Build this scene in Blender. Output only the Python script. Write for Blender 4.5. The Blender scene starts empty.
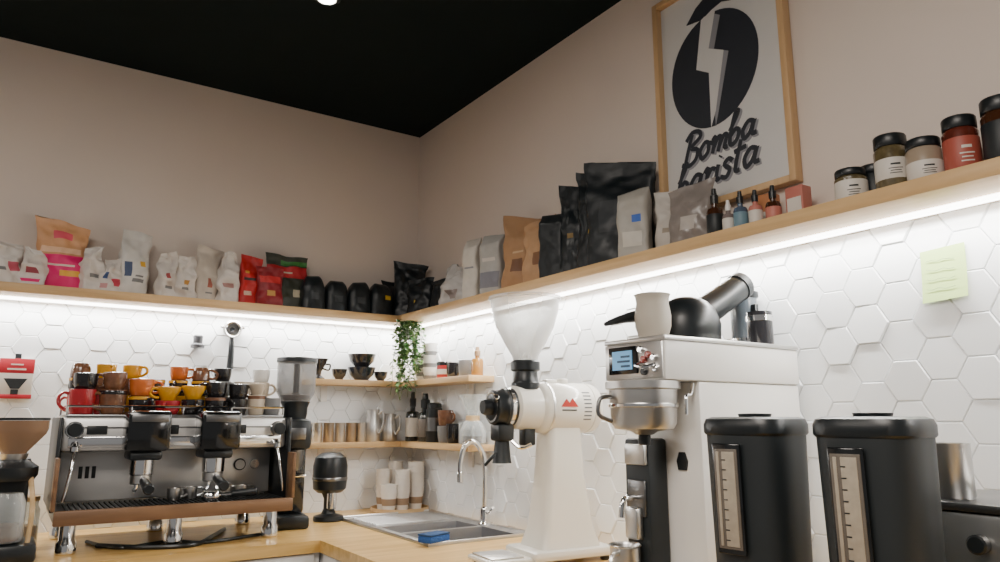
import bpy, bmesh, math, random
from mathutils import Vector, Matrix, noise
random.seed(7)
PI=math.pi
scn=bpy.context.scene
# ------------------------------------------------------------ materials
def new_mat(name):
    m=bpy.data.materials.new(name); m.use_nodes=True
    return m,m.node_tree,m.node_tree.nodes['Principled BSDF']
_mc={}
def mat(name,col,rough=.5,metal=0,var=.08,scale=12,emit=0,trans=0,bump=0,coat=0,spec=.5):
    if name in _mc: return _mc[name]
    m,nt,b=new_mat(name)
    N=nt.nodes; L=nt.links
    tc=N.new('ShaderNodeTexCoord'); nz=N.new('ShaderNodeTexNoise'); nz.inputs['Scale'].default_value=scale; nz.inputs['Detail'].default_value=4
    L.new(tc.outputs['Object'],nz.inputs['Vector'])
    mx=N.new('ShaderNodeMix'); mx.data_type='RGBA'
    c=col
    mx.inputs[6].default_value=(c[0]*(1-var),c[1]*(1-var),c[2]*(1-var),1)
    mx.inputs[7].default_value=(min(1,c[0]*(1+var)),min(1,c[1]*(1+var)),min(1,c[2]*(1+var)),1)
    L.new(nz.outputs['Fac'],mx.inputs[0]); L.new(mx.outputs[2],b.inputs['Base Color'])
    b.inputs['Roughness'].default_value=rough; b.inputs['Metallic'].default_value=metal
    b.inputs['Specular IOR Level'].default_value=spec
    if coat: b.inputs['Coat Weight'].default_value=coat
    if trans: b.inputs['Transmission Weight'].default_value=trans
    if emit:
        b.inputs['Emission Color'].default_value=(c[0],c[1],c[2],1); b.inputs['Emission Strength'].default_value=emit
    if bump:
        bp=N.new('ShaderNodeBump'); bp.inputs['Strength'].default_value=bump; bp.inputs['Distance'].default_value=.01
        L.new(nz.outputs['Fac'],bp.inputs['Height']); L.new(bp.outputs[0],b.inputs['Normal'])
    _mc[name]=m; return m
def wood(name,c1,c2,axis='x',rough=.45):
    m,nt,b=new_mat(name); N=nt.nodes; L=nt.links
    mp=N.new('ShaderNodeMapping')
    s={'x':(1.2,14,14),'y':(14,1.2,14),'z':(14,14,1.2)}[axis]
    mp.inputs['Scale'].default_value=s
    geo=N.new('ShaderNodeNewGeometry')
    L.new(geo.outputs['Position'],mp.inputs['Vector'])
    nz=N.new('ShaderNodeTexNoise'); nz.inputs['Scale'].default_value=1.6; nz.inputs['Detail'].default_value=7; nz.inputs['Distortion'].default_value=.8
    L.new(mp.outputs[0],nz.inputs['Vector'])
    cr=N.new('ShaderNodeValToRGB'); cr.color_ramp.elements[0].position=.32; cr.color_ramp.elements[1].position=.68
    cr.color_ramp.elements[0].color=(*c1,1); cr.color_ramp.elements[1].color=(*c2,1)
    L.new(nz.outputs['Fac'],cr.inputs[0]); L.new(cr.outputs[0],b.inputs['Base Color'])
    bp=N.new('ShaderNodeBump'); bp.inputs['Strength'].default_value=.08; L.new(nz.outputs['Fac'],bp.inputs['Height']); L.new(bp.outputs[0],b.inputs['Normal'])
    b.inputs['Roughness'].default_value=rough
    return m
def clear(name,tint,opac=.15,rough=.05,k=.6):
    m,nt,b=new_mat(name); N=nt.nodes; L=nt.links
    out=[n for n in N if n.type=='OUTPUT_MATERIAL'][0]
    tr=N.new('ShaderNodeBsdfTransparent'); tr.inputs[0].default_value=(*tint,1)
    b.inputs['Base Color'].default_value=(*tint,1); b.inputs['Roughness'].default_value=rough
    fr=N.new('ShaderNodeLayerWeight'); fr.inputs[0].default_value=.35
    ma=N.new('ShaderNodeMath'); ma.operation='MULTIPLY_ADD'; ma.inputs[1].default_value=k; ma.inputs[2].default_value=opac; ma.use_clamp=True
    L.new(fr.outputs['Facing'],ma.inputs[0])
    mx=N.new('ShaderNodeMixShader'); L.new(ma.outputs[0],mx.inputs[0]); L.new(tr.outputs[0],mx.inputs[1]); L.new(b.outputs[0],mx.inputs[2])
    L.new(mx.outputs[0],out.inputs[0]); return m

PLASTER=mat('plaster_cream',(.77,.67,.59),.85,var=.04,scale=3,bump=.05)
CEIL=mat('ceiling_black',(.002,.008,.009),.8,var=.2,spec=.2)
TILE=mat('tile_white',(.85,.87,.88),.2,var=.02,scale=2)
GROUT=mat('grout',(.78,.79,.80),.8,var=.05)
FLOORM=mat('floor_grey',(.18,.17,.16),.6,var=.2,scale=6)
SHX=wood('shelf_wood_x',(.50,.31,.13),(.68,.46,.23),'x')
SHY=wood('shelf_wood_y',(.50,.31,.13),(.68,.46,.23),'y')
CTW=wood('counter_wood',(.55,.32,.08),(.78,.51,.19),'x',.3)
FRW=wood('frame_wood',(.55,.34,.16),(.70,.47,.25),'z')
DKW=wood('brown_wood',(.13,.065,.03),(.23,.12,.055),'x')
BAMB=wood('bamboo',(.55,.37,.18),(.7,.5,.28),'x')
STEEL=mat('steel',(.66,.65,.63),.33,1,var=.06,scale=20)
SINKM=mat('sink_steel',(.50,.50,.50),.38,1,var=.08,scale=25)
BOWLM=mat('sink_steel_shaded',(.34,.34,.35),.4,1,var=.08,scale=25)  # sink steel again, colour darkened to paint shade inside the bowls
BRUSH=mat('brushed_steel',(.70,.69,.67),.42,.85,var=.05,scale=20)
CHROME=mat('chrome',(.82,.82,.82),.12,1,var=.02)
DSTEEL=mat('dark_steel',(.22,.22,.22),.3,1,var=.1)
BLK=mat('black_plastic',(.008,.011,.013),.36,var=.2)
BLKM=mat('black_matte',(.010,.014,.016),.5,var=.2)
BLKG=mat('black_gloss',(.006,.007,.008),.14,var=.1,coat=.4)
WHT=mat('white_enamel',(.78,.76,.72),.3,var=.02)
CREAM=mat('cream_enamel',(.80,.77,.69),.28,var=.02,coat=.4)
CABW=mat('cabinet_white',(.80,.79,.77),.4,var=.02)
GLASS=clear('clear_glass',(.95,.97,.97),.10)
HOP=clear('hopper_plastic',(.90,.90,.89),.20,.12)
HOP2=clear('grey_hopper',(.72,.72,.72),.10,.1,.35)
AMB=clear('amber_hopper',(.50,.32,.20),.40,.15)
LED=mat('led_diffuser',(1,.98,.95),.5,emit=12,var=0)
# ------------------------------------------------------------ mesh builder
class B:
    def __init__(s): s.v=[];s.f=[];s.mi=[];s.mats=[]
    def _m(s,m):
        if m not in s.mats: s.mats.append(m)
        return s.mats.index(m)
    def add(s,vs,fs,m,M=None):
        o=len(s.v)
        for v in vs:
            v=Vector(v); s.v.append(M@v if M is not None else v)
        if isinstance(m,list): s.mi+= [s._m(x) for x in m]
        else: s.mi+=[s._m(m)]*len(fs)
        s.f+=[[i+o for i in f] for f in fs]
        return s
    def box(s,a,b,m,bev=0,M=None,seg=2):
        bm=bmesh.new(); bmesh.ops.create_cube(bm,size=1)
        for v in bm.verts: v.co=Vector([(a[i]+b[i])/2+v.co[i]*(b[i]-a[i]) for i in range(3)])
        if bev: bmesh.ops.bevel(bm,geom=list(bm.edges),offset=bev,segments=seg,profile=.5,affect='EDGES')
        bm.verts.ensure_lookup_table(); bm.verts.index_update()
        s.add([v.co.copy() for v in bm.verts],[[v.index for v in f.verts] for f in bm.faces],m,M); bm.free(); return s
    def lathe(s,prof,m,seg=28,M=None,loc=None,sq=2,mats=None,sx=1,sy=1):
        vs=[];fs=[];ml=[]
        if loc is not None: M=Matrix.Translation(loc)@(M if M is not None else Matrix())
        def cs(t):
            c,d=math.cos(t),math.sin(t)
            if sq!=2:
                k=(abs(c)**sq+abs(d)**sq)**(-1/sq); c*=k; d*=k
            return c*sx,d*sy
        for r,z in prof:
            for i in range(seg):
                c,d=cs(2*PI*i/seg); vs.append((r*c,r*d,z))
        for j in range(len(prof)-1):
            for i in range(seg):
                k=(i+1)%seg
                fs.append([j*seg+i,j*seg+k,(j+1)*seg+k,(j+1)*seg+i])
                ml.append(mats[j] if mats else m)
        if prof[0][0]>1e-5: fs.append([i for i in range(seg)][::-1]); ml.append(mats[0] if mats else m)
        if prof[-1][0]>1e-5: fs.append([(len(prof)-1)*seg+i for i in range(seg)]); ml.append(mats[-1] if mats else m)
        return s.add(vs,fs,ml,M)
    def band(s,prof,m,seg=28,M=None,loc=None,closed=False):
        vs=[];fs=[]
        if loc is not None: M=Matrix.Translation(loc)@(M if M is not None else Matrix())
        for r,z in prof:
            for i in range(seg): vs.append((r*math.cos(2*PI*i/seg),r*math.sin(2*PI*i/seg),z))
        n=len(prof)
        for j in range(n if closed else n-1):
            jj=(j+1)%n
            for i in range(seg): k=(i+1)%seg; fs.append([j*seg+i,j*seg+k,jj*seg+k,jj*seg+i])
        return s.add(vs,fs,m,M)
    def cyl(s,p,q,r,m,r2=None,seg=24,bev=None):
        p=Vector(p);q=Vector(q); d=q-p; L=d.length; R=d.to_track_quat('Z','Y').to_matrix().to_4x4()
        r2=r if r2 is None else r2
        b=min(.003,L*.2,r*.3) if bev is None else bev
        prof=[(0,0),(r-b,0),(r,b),(r2,L-b),(r2-b,L),(0,L)] if b>0 else [(0,0),(r,0),(r2,L),(0,L)]
        return s.lathe(prof,m,seg,Matrix.Translation(p)@R)
    def tube(s,pts,r,m,seg=10,smooth=4,M=None,closed=False):
        P=[Vector(p) for p in pts]
        if smooth>1:
            Q=[];n=len(P)
            for i in range(n if closed else n-1):
                g=(lambda k:P[k%n]) if closed else (lambda k:P[max(0,min(n-1,k))])
                a,b,c,d=g(i-1),g(i),g(i+1),g(i+2)
                for j in range(smooth):
                    t=j/smooth
                    Q.append(.5*((2*b)+(c-a)*t+(2*a-5*b+4*c-d)*t*t+(3*b-a-3*c+d)*t**3))
            if not closed: Q.append(P[-1])
            P=Q
        n=len(P); vs=[];fs=[]
        up=Vector((0,0,1)); T0=(P[1]-P[0]).normalized()
        if abs(T0.dot(up))>.9: up=Vector((1,0,0))
        nr=(up-T0*up.dot(T0)).normalized()
        for i in range(n):
            T_=(P[(i+1)%n]-P[i-1]) if closed else (P[min(n-1,i+1)]-P[max(0,i-1)])
            T_.normalize(); nr=(nr-T_*nr.dot(T_)).normalized(); bn=T_.cross(nr)
            rr=r(i/(n-1)) if callable(r) else r
            for k in range(seg):
                a=2*PI*k/seg; vs.append(P[i]+nr*rr*math.cos(a)+bn*rr*math.sin(a))
        for i in range(n if closed else n-1):
            j=(i+1)%n
            for k in range(seg):
                l=(k+1)%seg; fs.append([i*seg+k,i*seg+l,j*seg+l,j*seg+k])
        if not closed: fs.append(list(range(seg))[::-1]); fs.append([(n-1)*seg+k for k in range(seg)])
        return s.add(vs,fs,m,M)
    def prism(s,poly,t,m,M=None):
        n=len(poly); vs=[(x,y,0) for x,y in poly]+[(x,y,t) for x,y in poly]
        fs=[list(range(n))[::-1],[n+i for i in range(n)]]+[[i,(i+1)%n,n+(i+1)%n,n+i] for i in range(n)]
        return s.add(vs,fs,m,M)
    def done(s,name,loc=None,rot=(0,0,0),ang=38,flat=False):
        vs=s.v
        if loc is None:
            lo=Vector([min(v[i] for v in vs) for i in range(3)]); hi=Vector([max(v[i] for v in vs) for i in range(3)])
            loc=Vector(((lo.x+hi.x)/2,(lo.y+hi.y)/2,lo.z)); vs=[v-loc for v in vs]
        me=bpy.data.meshes.new(name); me.from_pydata([tuple(v) for v in vs],[],s.f)
        for m in s.mats: me.materials.append(m)
        for p,i in zip(me.polygons,s.mi): p.material_index=i; p.use_smooth=not flat
        bm=bmesh.new(); bm.from_mesh(me); bmesh.ops.recalc_face_normals(bm,faces=bm.faces); bm.to_mesh(me); bm.free()
        if not flat: me.set_sharp_from_angle(angle=math.radians(ang))
        me.update()
        o=bpy.data.objects.new(name,me); bpy.context.collection.objects.link(o); o.location=loc; o.rotation_euler=rot
        return o
def RX(a): return Matrix.Rotation(math.radians(a),4,'X')
def RY(a): return Matrix.Rotation(math.radians(a),4,'Y')
def RZ(a): return Matrix.Rotation(math.radians(a),4,'Z')
T=Matrix.Translation
def parent(child,par):
    child.parent=par; child.matrix_parent_inverse=Matrix.Translation(par.location).inverted()
# ------------------------------------------------------------ room
ZC=2.83; ST=1.81; SB=1.775
WL=B().box((-6,0,0),(.12,.12,ZC),PLASTER).done('wall_left')
WR=B().box((0,-6,0),(.12,0,ZC),PLASTER).done('wall_right')
B().box((-6,-6,ZC),(.12,.12,ZC+.1),CEIL).done('ceiling')
B().box((-6,-6,-.1),(.12,.12,0),FLOORM).done('floor')
def hexwall(name,length,right):
    s_=.092; R=s_/math.sqrt(3)
    g=B(); z0,z1=.9,SB
    dx=1.5*R
    nx=int(length/dx)+2; nz=int((z1-z0)/s_)+3
    rnd=random.Random(3)
    bm=bmesh.new()
    for i in range(-1,nx):
        for j in range(-1,nz):
            cx=i*dx; cz=z0+j*s_+(s_/2 if i%2 else 0)
            a0=rnd.random()*2*PI
            tl=rnd.choice([0,0,0,.003,.0045])
            vs=[]
            for rr,h in ((R*.995,.0035),(R*.94,.0062)):
                for k in range(6):
                    a=k*PI/3; x=cx+rr*math.cos(a); z=cz+rr*math.sin(a)
                    hh=h+(tl*(1+math.cos(a-a0))*(.6 if rr<R*.95 else .4))
                    vs.append((x,hh,z))
            for k in range(6): vs.append((vs[k][0],0,vs[k][2]))
            bv=[bm.verts.new(v) for v in vs]
            for f in [[6,7,8,9,10,11]]+[[k,(k+1)%6,6+(k+1)%6,6+k] for k in range(6)]+[[12+k,12+(k+1)%6,(k+1)%6,k] for k in range(6)]: bm.faces.new([bv[q] for q in f])
    for co,no in (((0,0,z0),(0,0,-1)),((0,0,z1),(0,0,1)),((.0,0,0),(-1,0,0)),((length,0,0),(1,0,0))):
        bmesh.ops.bisect_plane(bm,geom=list(bm.verts)+list(bm.edges)+list(bm.faces),plane_co=co,plane_no=no,clear_outer=True)
    bm.verts.index_update()
    vv=[v.co.copy() for v in bm.verts]; ff=[[v.index for v in f.verts] for f in bm.faces]; bm.free()
    if right: f=lambda v:Vector((-v.y-.002,-v.x,v.z))
    else: f=lambda v:Vector((-v.x,-v.y-.002,v.z))
    g.add([f(v) for v in vv],ff,TILE)
    if right: g.box((-.003,-length,z0),(0,0,z1),GROUT)
    else: g.box((-length,-.003,z0),(0,0,z1),GROUT)
    return g.done(name,flat=True)
parent(hexwall('hexagon_tiles_left',3.0,False),WL)
parent(hexwall('hexagon_tiles_right',3.6,True),WR)
B().box((-3,-.2,SB),(0,0,ST),SHX,.002).done('wood_shelf')
B().box((-.2,-3.9,SB),(0,-.2,ST),SHY,.002).done('wood_shelf')
US=1.50; LS=1.215
for z in (US,LS):
    b=B(); b.box((-.59,-.14,z-.026),(-.011,-.011,z),SHX,.002); b.box((-.14,-.76,z-.026),(-.011,-.14,z),SHY,.002)
    for p,q in (((-.5,-.022,z-.1),(-.47,-.012,z-.026)),((-.022,-.6,z-.1),(-.012,-.57,z-.026))): b.box(p,q,WHT)
    b.done('corner_shelf')
b=B(); b.box((-3,-.075,SB-.010),(-.08,-.055,SB),LED); b.done('led_strip_light')
b=B(); b.box((-.075,-3.9,SB-.010),(-.055,-.08,SB),LED); b.done('led_strip_light')
def area(name,loc,rot,sx,sy,e,col=(1,1,1)):
    l=bpy.data.lights.new(name,'AREA'); l.shape='RECTANGLE'; l.size=sx; l.size_y=sy; l.energy=e; l.color=col
    o=bpy.data.objects.new(name,l); bpy.context.collection.objects.link(o); o.location=loc; o.rotation_euler=rot; return o
area('led_lamp_left',(-1.55,-.065,SB-.013),(0,0,0),2.9,.02,23,(1,.99,.96))
area('led_lamp_right',(-.065,-2.0,SB-.013),(0,0,PI/2),3.7,.02,30,(1,.99,.96))
b=B(); CF=-.765
for a,c in (((-3,CF),(-.50,0)),((-.50,-.28),(0,0)),((-.05,-3.6),(0,-.28)),((-.75,-3.6),(-.50,CF)),((-.50,-3.6),(-.05,-1.10))):
    b.box((a[0],a[1],.86),(c[0],c[1],.9),CTW)
b.done('countertop')
b=B()
b.box((-3,CF+.03,.08),(-.74,CF+.05,.86),CABW)
b.box((-3,CF+.06,.0),(-.70,-.02,.08),BLKM); b.box((-.70,-3.6,0),(-.02,-.02,.08),BLKM)
b.box((-.73,-3.6,.08),(-.71,CF+.05,.86),CABW)
b.box((-3,CF+.05,.08),(-2.98,-.02,.86),CABW); b.box((-.71,-3.6,.08),(-.02,-3.58,.86),CABW)
x=-2.98
while x<-.8:
    b.box((x+.003,CF+.012,.1),(min(x+.44,-.765),CF+.03,.855),CABW,.002); x+=.446
y=-3.58
while y<-.85:
    b.box((-.742,y+.003,.1),(-.73,min(y+.44,-.78),.855),CABW,.002); y+=.446
b.done('base_cabinet')
# ------------------------------------------------------------ sign
def sign():
    b=B(); y0,y1,z0,z1=-2.250,-1.762,1.946,2.70; w=.020
    b.box((-.035,y0,z0),(-.002,y0+w,z1),FRW,.002); b.box((-.035,y1-w,z0),(-.002,y1,z1),FRW,.002)
    b.box((-.035,y0+w,z0),(-.002,y1-w,z0+w),FRW,.002); b.box((-.035,y0+w,z1-w),(-.002,y1-w,z1),FRW,.002)
    BRD=mat('poster_grey',(.68,.67,.65),.5,var=.03); SHD=mat('poster_shadow_grey',(.28,.28,.30),.5)
    b.box((-.012,y0+w,z0+w),(-.004,y1-w,z1-w),BRD)
    INK=mat('poster_ink',(.028,.032,.042),.45)
    M=Matrix(((0,0,-1,-.0125),(-1,0,0,y1),(0,1,0,z0),(0,0,0,1)))
    cx,cy=.222,.438; pts=[]
    for i in range(56):
        a=2*PI*i/56; x=.166*math.cos(a)*(1+.03*math.sin(a)); y=.186*math.sin(a); ca,sa=math.cos(-.12),math.sin(-.12)
        pts.append((cx+x*ca-y*sa,cy+x*sa+y*ca))
    b.prism(pts,.0015,INK,M)
    b.prism([(.228,.625),(.262,.60),(.232,.50),(.285,.47),(.232,.28),(.222,.25),(.222,.44),(.195,.455)],.0019,SHD,M)
    b.prism([(.190,.622),(.245,.625),(.212,.51),(.268,.48),(.226,.30),(.205,.252),(.208,.43),(.160,.46)],.0023,BRD,M)
    leaf=[(.13,.628),(.17,.668),(.22,.694),(.29,.694),(.36,.66),(.395,.612),(.345,.628),(.30,.630),(.27,.642),(.23,.634),(.19,.618)]
    b.prism(leaf,.0026,INK,M)
    L={'B':[[(.12,.0),(.16,.5),(.22,.98)],[(0,.82),(.2,1.05),(.5,1.0),(.58,.8),(.25,.55),(.55,.42),(.55,.12),(.3,-.03),(-.02,.08)]],
     'o':[[(.38,.42),(.2,.5),(.04,.25),(.18,.0),(.38,.15),(.38,.42),(.58,.36)]],
     'm':[[(0,.42),(.1,.5),(.08,.0)],[(.08,.1),(.2,.45),(.32,.42),(.3,.0)],[(.3,.1),(.42,.45),(.55,.42),(.53,.08),(.66,.06)]],
     'b':[[(0,.45),(.18,.85),(.2,1.02),(.1,.95),(.05,.3),(.12,.02),(.3,.05),(.38,.3),(.24,.46),(.08,.3)]],
     'a':[[(.4,.45),(.2,.5),(.05,.25),(.16,.0),(.34,.15),(.42,.48),(.4,.1),(.58,.08)]],
     'r':[[(.0,.4),(.12,.52),(.12,.0)],[(.12,.2),(.24,.46),(.4,.42)]],
     'i':[[(.08,.48),(.08,.06),(.22,.06)],[(.1,.68),(.12,.72)]],
     's':[[(.36,.42),(.2,.52),(.08,.38),(.3,.2),(.22,.0),(0,.06)]],
     't':[[(.14,.9),(.1,.1),(.26,.04)],[(-.04,.6),(.36,.66)]]}
    W={'B':.66,'o':.52,'m':.66,'b':.48,'a':.54,'r':.42,'i':.24,'s':.42,'t':.34}
    def word(t,x,y,sc,rise):
        for ch in t:
            for st in L[ch]:
                P=[((x+(px+.28*py)*sc),(y+py*sc),0) for px,py in st]
                b.tube([(p[0]+.005,p[1]-.005,0) for p in P],.0098,SHD,6,4,M@Matrix.Diagonal((1,1,.12,1)))
                b.tube(P,.0085,INK,6,4,M@Matrix.Diagonal((1,1,.25,1)))
            x+=W[ch]*sc; y+=rise*W[ch]
    word('Bomba',.082,.158,.096,.008); word('barista',.052,.060,.103,.012)
    b.done('framed_sign')
sign()
# ------------------------------------------------------------ bags
def bag(name,x,y,w,h,d,col,lab=None,labr=(.2,.8,.25,.6),rz=0,style='pouch',rough=.45,tilt=0,labs=None,seed=None,metal=0,z=None,skew=None):
    sd=seed if seed is not None else random.random()*100
    base=mat('bag_%02d_%02d_%02d_%d'%(int(col[0]*99),int(col[1]*99),int(col[2]*99),int(rough*10)),col,rough,metal,var=.16,scale=25,bump=.15)
    n=56; m=36; vs=[];fs=[];ml=[]
    crum={'pouch':.010,'crumple':.021,'box':.005,'round':.004}[style]
    sk=random.uniform(-.05,.05); lean=random.uniform(-.07,.07) if style in('pouch','crumple') else 0
    if skew is not None: lean=skew
    for j in range(m+1):
        v=j/m; z_=h*v
        if style=='box': th=1 if v<.84 else 1-.93*((v-.84)/.16)
        elif style=='round': th=1 if v<.6 else math.sqrt(max(.01,1-((v-.6)/.41)**2))
        elif style=='crumple': th=(1-.15*math.sin(v*9)) if v<.55 else max(.10,1-2.2*(v-.55))
        else: th=max(.04,(1-(v/.9)**2.2)) if v<.9 else .04
        if style=='pouch': th*=(.8+.2*math.sin(min(1,v*4)*PI/2))
        th=max(.04,th)
        wd=1.0-.10*math.sin(v*PI)*(style!='box')+(.05*v if style=='pouch' else 0)
        if style=='crumple': wd=1-.3*max(0,v-.5)*2+.12*max(0,v-.85)*6
        if style=='round': wd=1 if v<.55 else (1-.45*((v-.55)/.45)**2.4)
        for i in range(n):
            a=2*PI*i/n; c,s=math.cos(a),math.sin(a); q=3.2 if style!='box' else 7
            k=(abs(c)**q+abs(s)**q)**(-1/q)
            px=c*k*w/2*wd; py=s*k*d/2*th
            nv=noise.noise_vector(Vector((px*14+sd,py*14,z_*14+sd)))
            nv2=noise.noise_vector(Vector((px*42+sd,py*42,z_*30)))
            nv3=noise.noise(Vector((px*25+z_*25+sd,0,(px-z_)*9)))
            am=min(1,v*5)
            px+=nv.x*crum*am+nv2.x*crum*.45*am; py+=(nv.y*crum*1.3+nv2.y*crum*.7+abs(nv3)*crum*.8)*am*(1 if v<.9 else .5)
            zz=z_+(nv.z*crum*1.2 if v>.7 else 0)+sk*px*8*.5*max(0,v-.5)*2
            vs.append((px+lean*z_*v,py+tilt*v*h,zz))
    LM=[(lab,labr)] if lab else []
    if labs: LM+=labs
    for j in range(m):
        for i in range(n):
            k=(i+1)%n; fs.append([j*n+i,j*n+k,(j+1)*n+k,(j+1)*n+i])
            mm=base; a=2*PI*(i+.5)/n; v=(j+.5)/m
            if math.sin(a)<-.05:
                c,s=math.cos(a),math.sin(a); kk=(abs(c)**3+abs(s)**3)**(-1/3); uu=.5+.5*c*kk
                for lc,lr in LM:
                    if lr[0]<=uu<=lr[1] and lr[2]<=v<=lr[3]: mm=mat('lab_%02d_%02d_%02d'%tuple(int(q*99) for q in lc),lc,.5)
            ml.append(mm)
    fs.append(list(range(n))[::-1]); ml.append(base); fs.append([m*n+i for i in range(n)]); ml.append(base)
    b=B(); b.add(vs,fs,ml)
    return b.done(name,(x,y,ST if z is None else z),(0,0,math.radians(rz)),ang=60)
W_=(.70,.65,.60); PK=(.78,.015,.17); BK=(.008,.012,.015)
RD=(.50,.015,.015); KR=(.38,.21,.10); GR=(.20,.20,.20)
bag('coffee_bag',-1.93,-.1,.12,.17,.07,W_,PK)
bag('coffee_bag',-1.775,-.12,.11,.165,.08,W_,(.55,.10,.15),(.55,.9,.3,.5),rz=6,style='crumple',labs=[(GR,(.2,.4,.3,.4))])
bag('coffee_bag',-1.690,-.15,.085,.15,.06,W_,(.30,.05,.07),(.35,.65,.3,.45),style='crumple',rz=-4,labs=[(PK,(.2,.8,.08,.16))])
bag('coffee_bag',-1.60,-.085,.185,.275,.085,(.66,.34,.16),PK,(0,1,.0,.50),labs=[((.85,.55,.35),(.1,.9,.54,.60)),((.70,.08,.12),(.3,.7,.72,.82)),((.85,.45,.05),(.5,.85,.2,.27)),((.85,.7,.6),(.1,.8,.34,.37))],rz=-3,skew=-.02)
bag('coffee_bag',-1.490,-.13,.08,.175,.06,W_,GR,(.3,.7,.3,.40),rz=8,style='crumple')
bag('coffee_bag',-1.425,-.13,.09,.14,.06,W_,(.6,.06,.10),(.55,.9,.2,.4),style='crumple',labs=[((.06,.12,.3),(.2,.4,.4,.55)),((.6,.3,.3),(.1,.3,.1,.25))])
bag('coffee_bag',-1.35,-.10,.12,.27,.085,(.68,.66,.62),(.06,.09,.18),(.10,.30,.28,.5),rz=14,style='pouch',labs=[((.75,.42,.03),(.60,.78,.45,.52)),(GR,(.4,.8,.2,.24)),(GR,(.45,.75,.28,.30))],skew=.03)
bag('coffee_bag',-1.22,-.12,.085,.20,.06,W_,(.35,.05,.05),(.45,.6,.38,.5),rz=4,style='crumple',labs=[(GR,(.35,.7,.2,.24))])
bag('coffee_bag',-1.145,-.11,.085,.195,.06,W_,(.5,.25,.05),(.40,.6,.3,.42),rz=-4,style='crumple',labs=[(GR,(.35,.7,.2,.24))])
bag('coffee_bag',-1.06,-.10,.105,.25,.07,(.62,.55,.47),(.40,.12,.08),(.42,.6,.25,.42),rz=14,tilt=.12,labs=[(GR,(.3,.7,.15,.18))],skew=.08)
bag('coffee_bag',-.975,-.11,.095,.22,.07,W_,(.40,.22,.2),(.35,.65,.3,.4),rz=-4,style='crumple')
bag('coffee_bag',-.885,-.10,.095,.225,.07,RD,(.60,.42,.32),(.3,.7,.2,.28),rz=-6,tilt=.05,labs=[((.04,.03,.03),(.2,.8,.5,.55)),((.6,.3,.05),(.3,.5,.65,.7))],skew=.05)
bag('coffee_bag',-.80,-.135,.12,.18,.06,(.24,.010,.016),(.5,.28,.08),(.35,.65,.25,.38),rz=0,labs=[((.55,.03,.03),(.1,.9,.58,.78))])
bag('coffee_bag',-.71,-.085,.19,.25,.075,(.030,.035,.024),(.42,.015,.02),(0,1,.58,.8),labs=[((.38,.02,.02),(.0,.3,.1,.5)),((.04,.20,.04),(.3,1,.82,.92)),((.45,.40,.28),(.6,.8,.22,.36)),((.5,.5,.4),(.3,.6,.66,.69))],style='pouch',skew=-.02)
for i,(x,w,h) in enumerate(((-.60,.112,.160),(-.487,.108,.150),(-.375,.112,.155),(-.26,.118,.155))):
    bag('coffee_bag',x,-.12,w,h,.09,BK,(.50,.33,.02) if i==3 else (.035,.04,.045),(.55,.8,.5,.65) if i==3 else (.3,.7,.3,.5),rough=.38,style='round')
bag('coffee_bag',-.165,-.055,.10,.19,.07,BK,rough=.3)
bag('coffee_bag',-.115,-.15,.165,.275,.085,BK,(.035,.04,.045),(.3,.7,.25,.5),rz=-25,rough=.32,skew=0)
bag('coffee_bag',-.13,-.29,.13,.17,.07,BK,(.45,.33,.05),(.3,.4,.3,.38),rz=-50,rough=.3)
def rbag(y,w,h,d,col,x=-.10,**k):
    k.setdefault('rz',-65); return bag('coffee_bag',x,y,w,h,d,col,**k)
rbag(-.42,.12,.16,.07,BK,x=-.08)
rbag(-.60,.19,.185,.08,(.52,.50,.48),x=-.105,style='crumple',lab=(.25,.20,.18),labr=(.3,.7,.2,.4),rough=.2,rz=-75)
rbag(-.765,.075,.27,.08,(.60,.56,.50),style='box',rz=-66,lab=(.25,.25,.27),labr=(.2,.8,.5,.54),x=-.12)
rbag(-.89,.105,.265,.08,(.40,.39,.37),style='box',lab=(.20,.20,.23),labr=(.1,.9,.15,.38),rz=-68,labs=[((.6,.55,.5),(.2,.8,.55,.6))])
rbag(-1.065,.16,.305,.09,KR,x=-.09,lab=(.16,.07,.03),labr=(.3,.7,.25,.42),tilt=.03,labs=[((.55,.38,.22),(.3,.7,.5,.53))],rough=.6,skew=.02)
rbag(-1.205,.13,.255,.07,(.45,.26,.13),x=-.105,rz=-68,lab=(.20,.09,.04),labr=(.4,.8,.3,.5),rough=.6,skew=.02)
rbag(-1.315,.10,.25,.08,BK,style='box',rz=-66,x=-.115)
rbag(-1.405,.135,.34,.08,BK,lab=(.20,.13,.04),labr=(.35,.5,.42,.46),rz=-66,rough=.36,x=-.085,skew=.0)
rbag(-1.51,.135,.365,.085,BK,lab=(.65,.40,.02),labr=(.45,.8,.37,.43),rz=-64,rough=.36,x=-.09,skew=.02)
rbag(-1.655,.235,.35,.09,BK,x=-.105,rough=.40,rz=-58,lab=(.03,.035,.04),labr=(.2,.8,.3,.6),skew=0)
rbag(-1.765,.10,.21,.055,(.40,.38,.34),x=-.155,lab=(.03,.12,.5),labr=(.5,.8,.5,.62),style='box',rz=-62,labs=[((.6,.57,.5),(.2,.8,.15,.35))])
rbag(-1.86,.09,.195,.05,(.56,.52,.47),x=-.10,rz=-66,lab=(.33,.28,.22),labr=(.3,.7,.3,.38))
rbag(-1.955,.14,.185,.06,(.24,.21,.19),x=-.115,lab=(.48,.44,.40),labr=(.3,.7,.25,.48),rough=.28,rz=-68)
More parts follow.
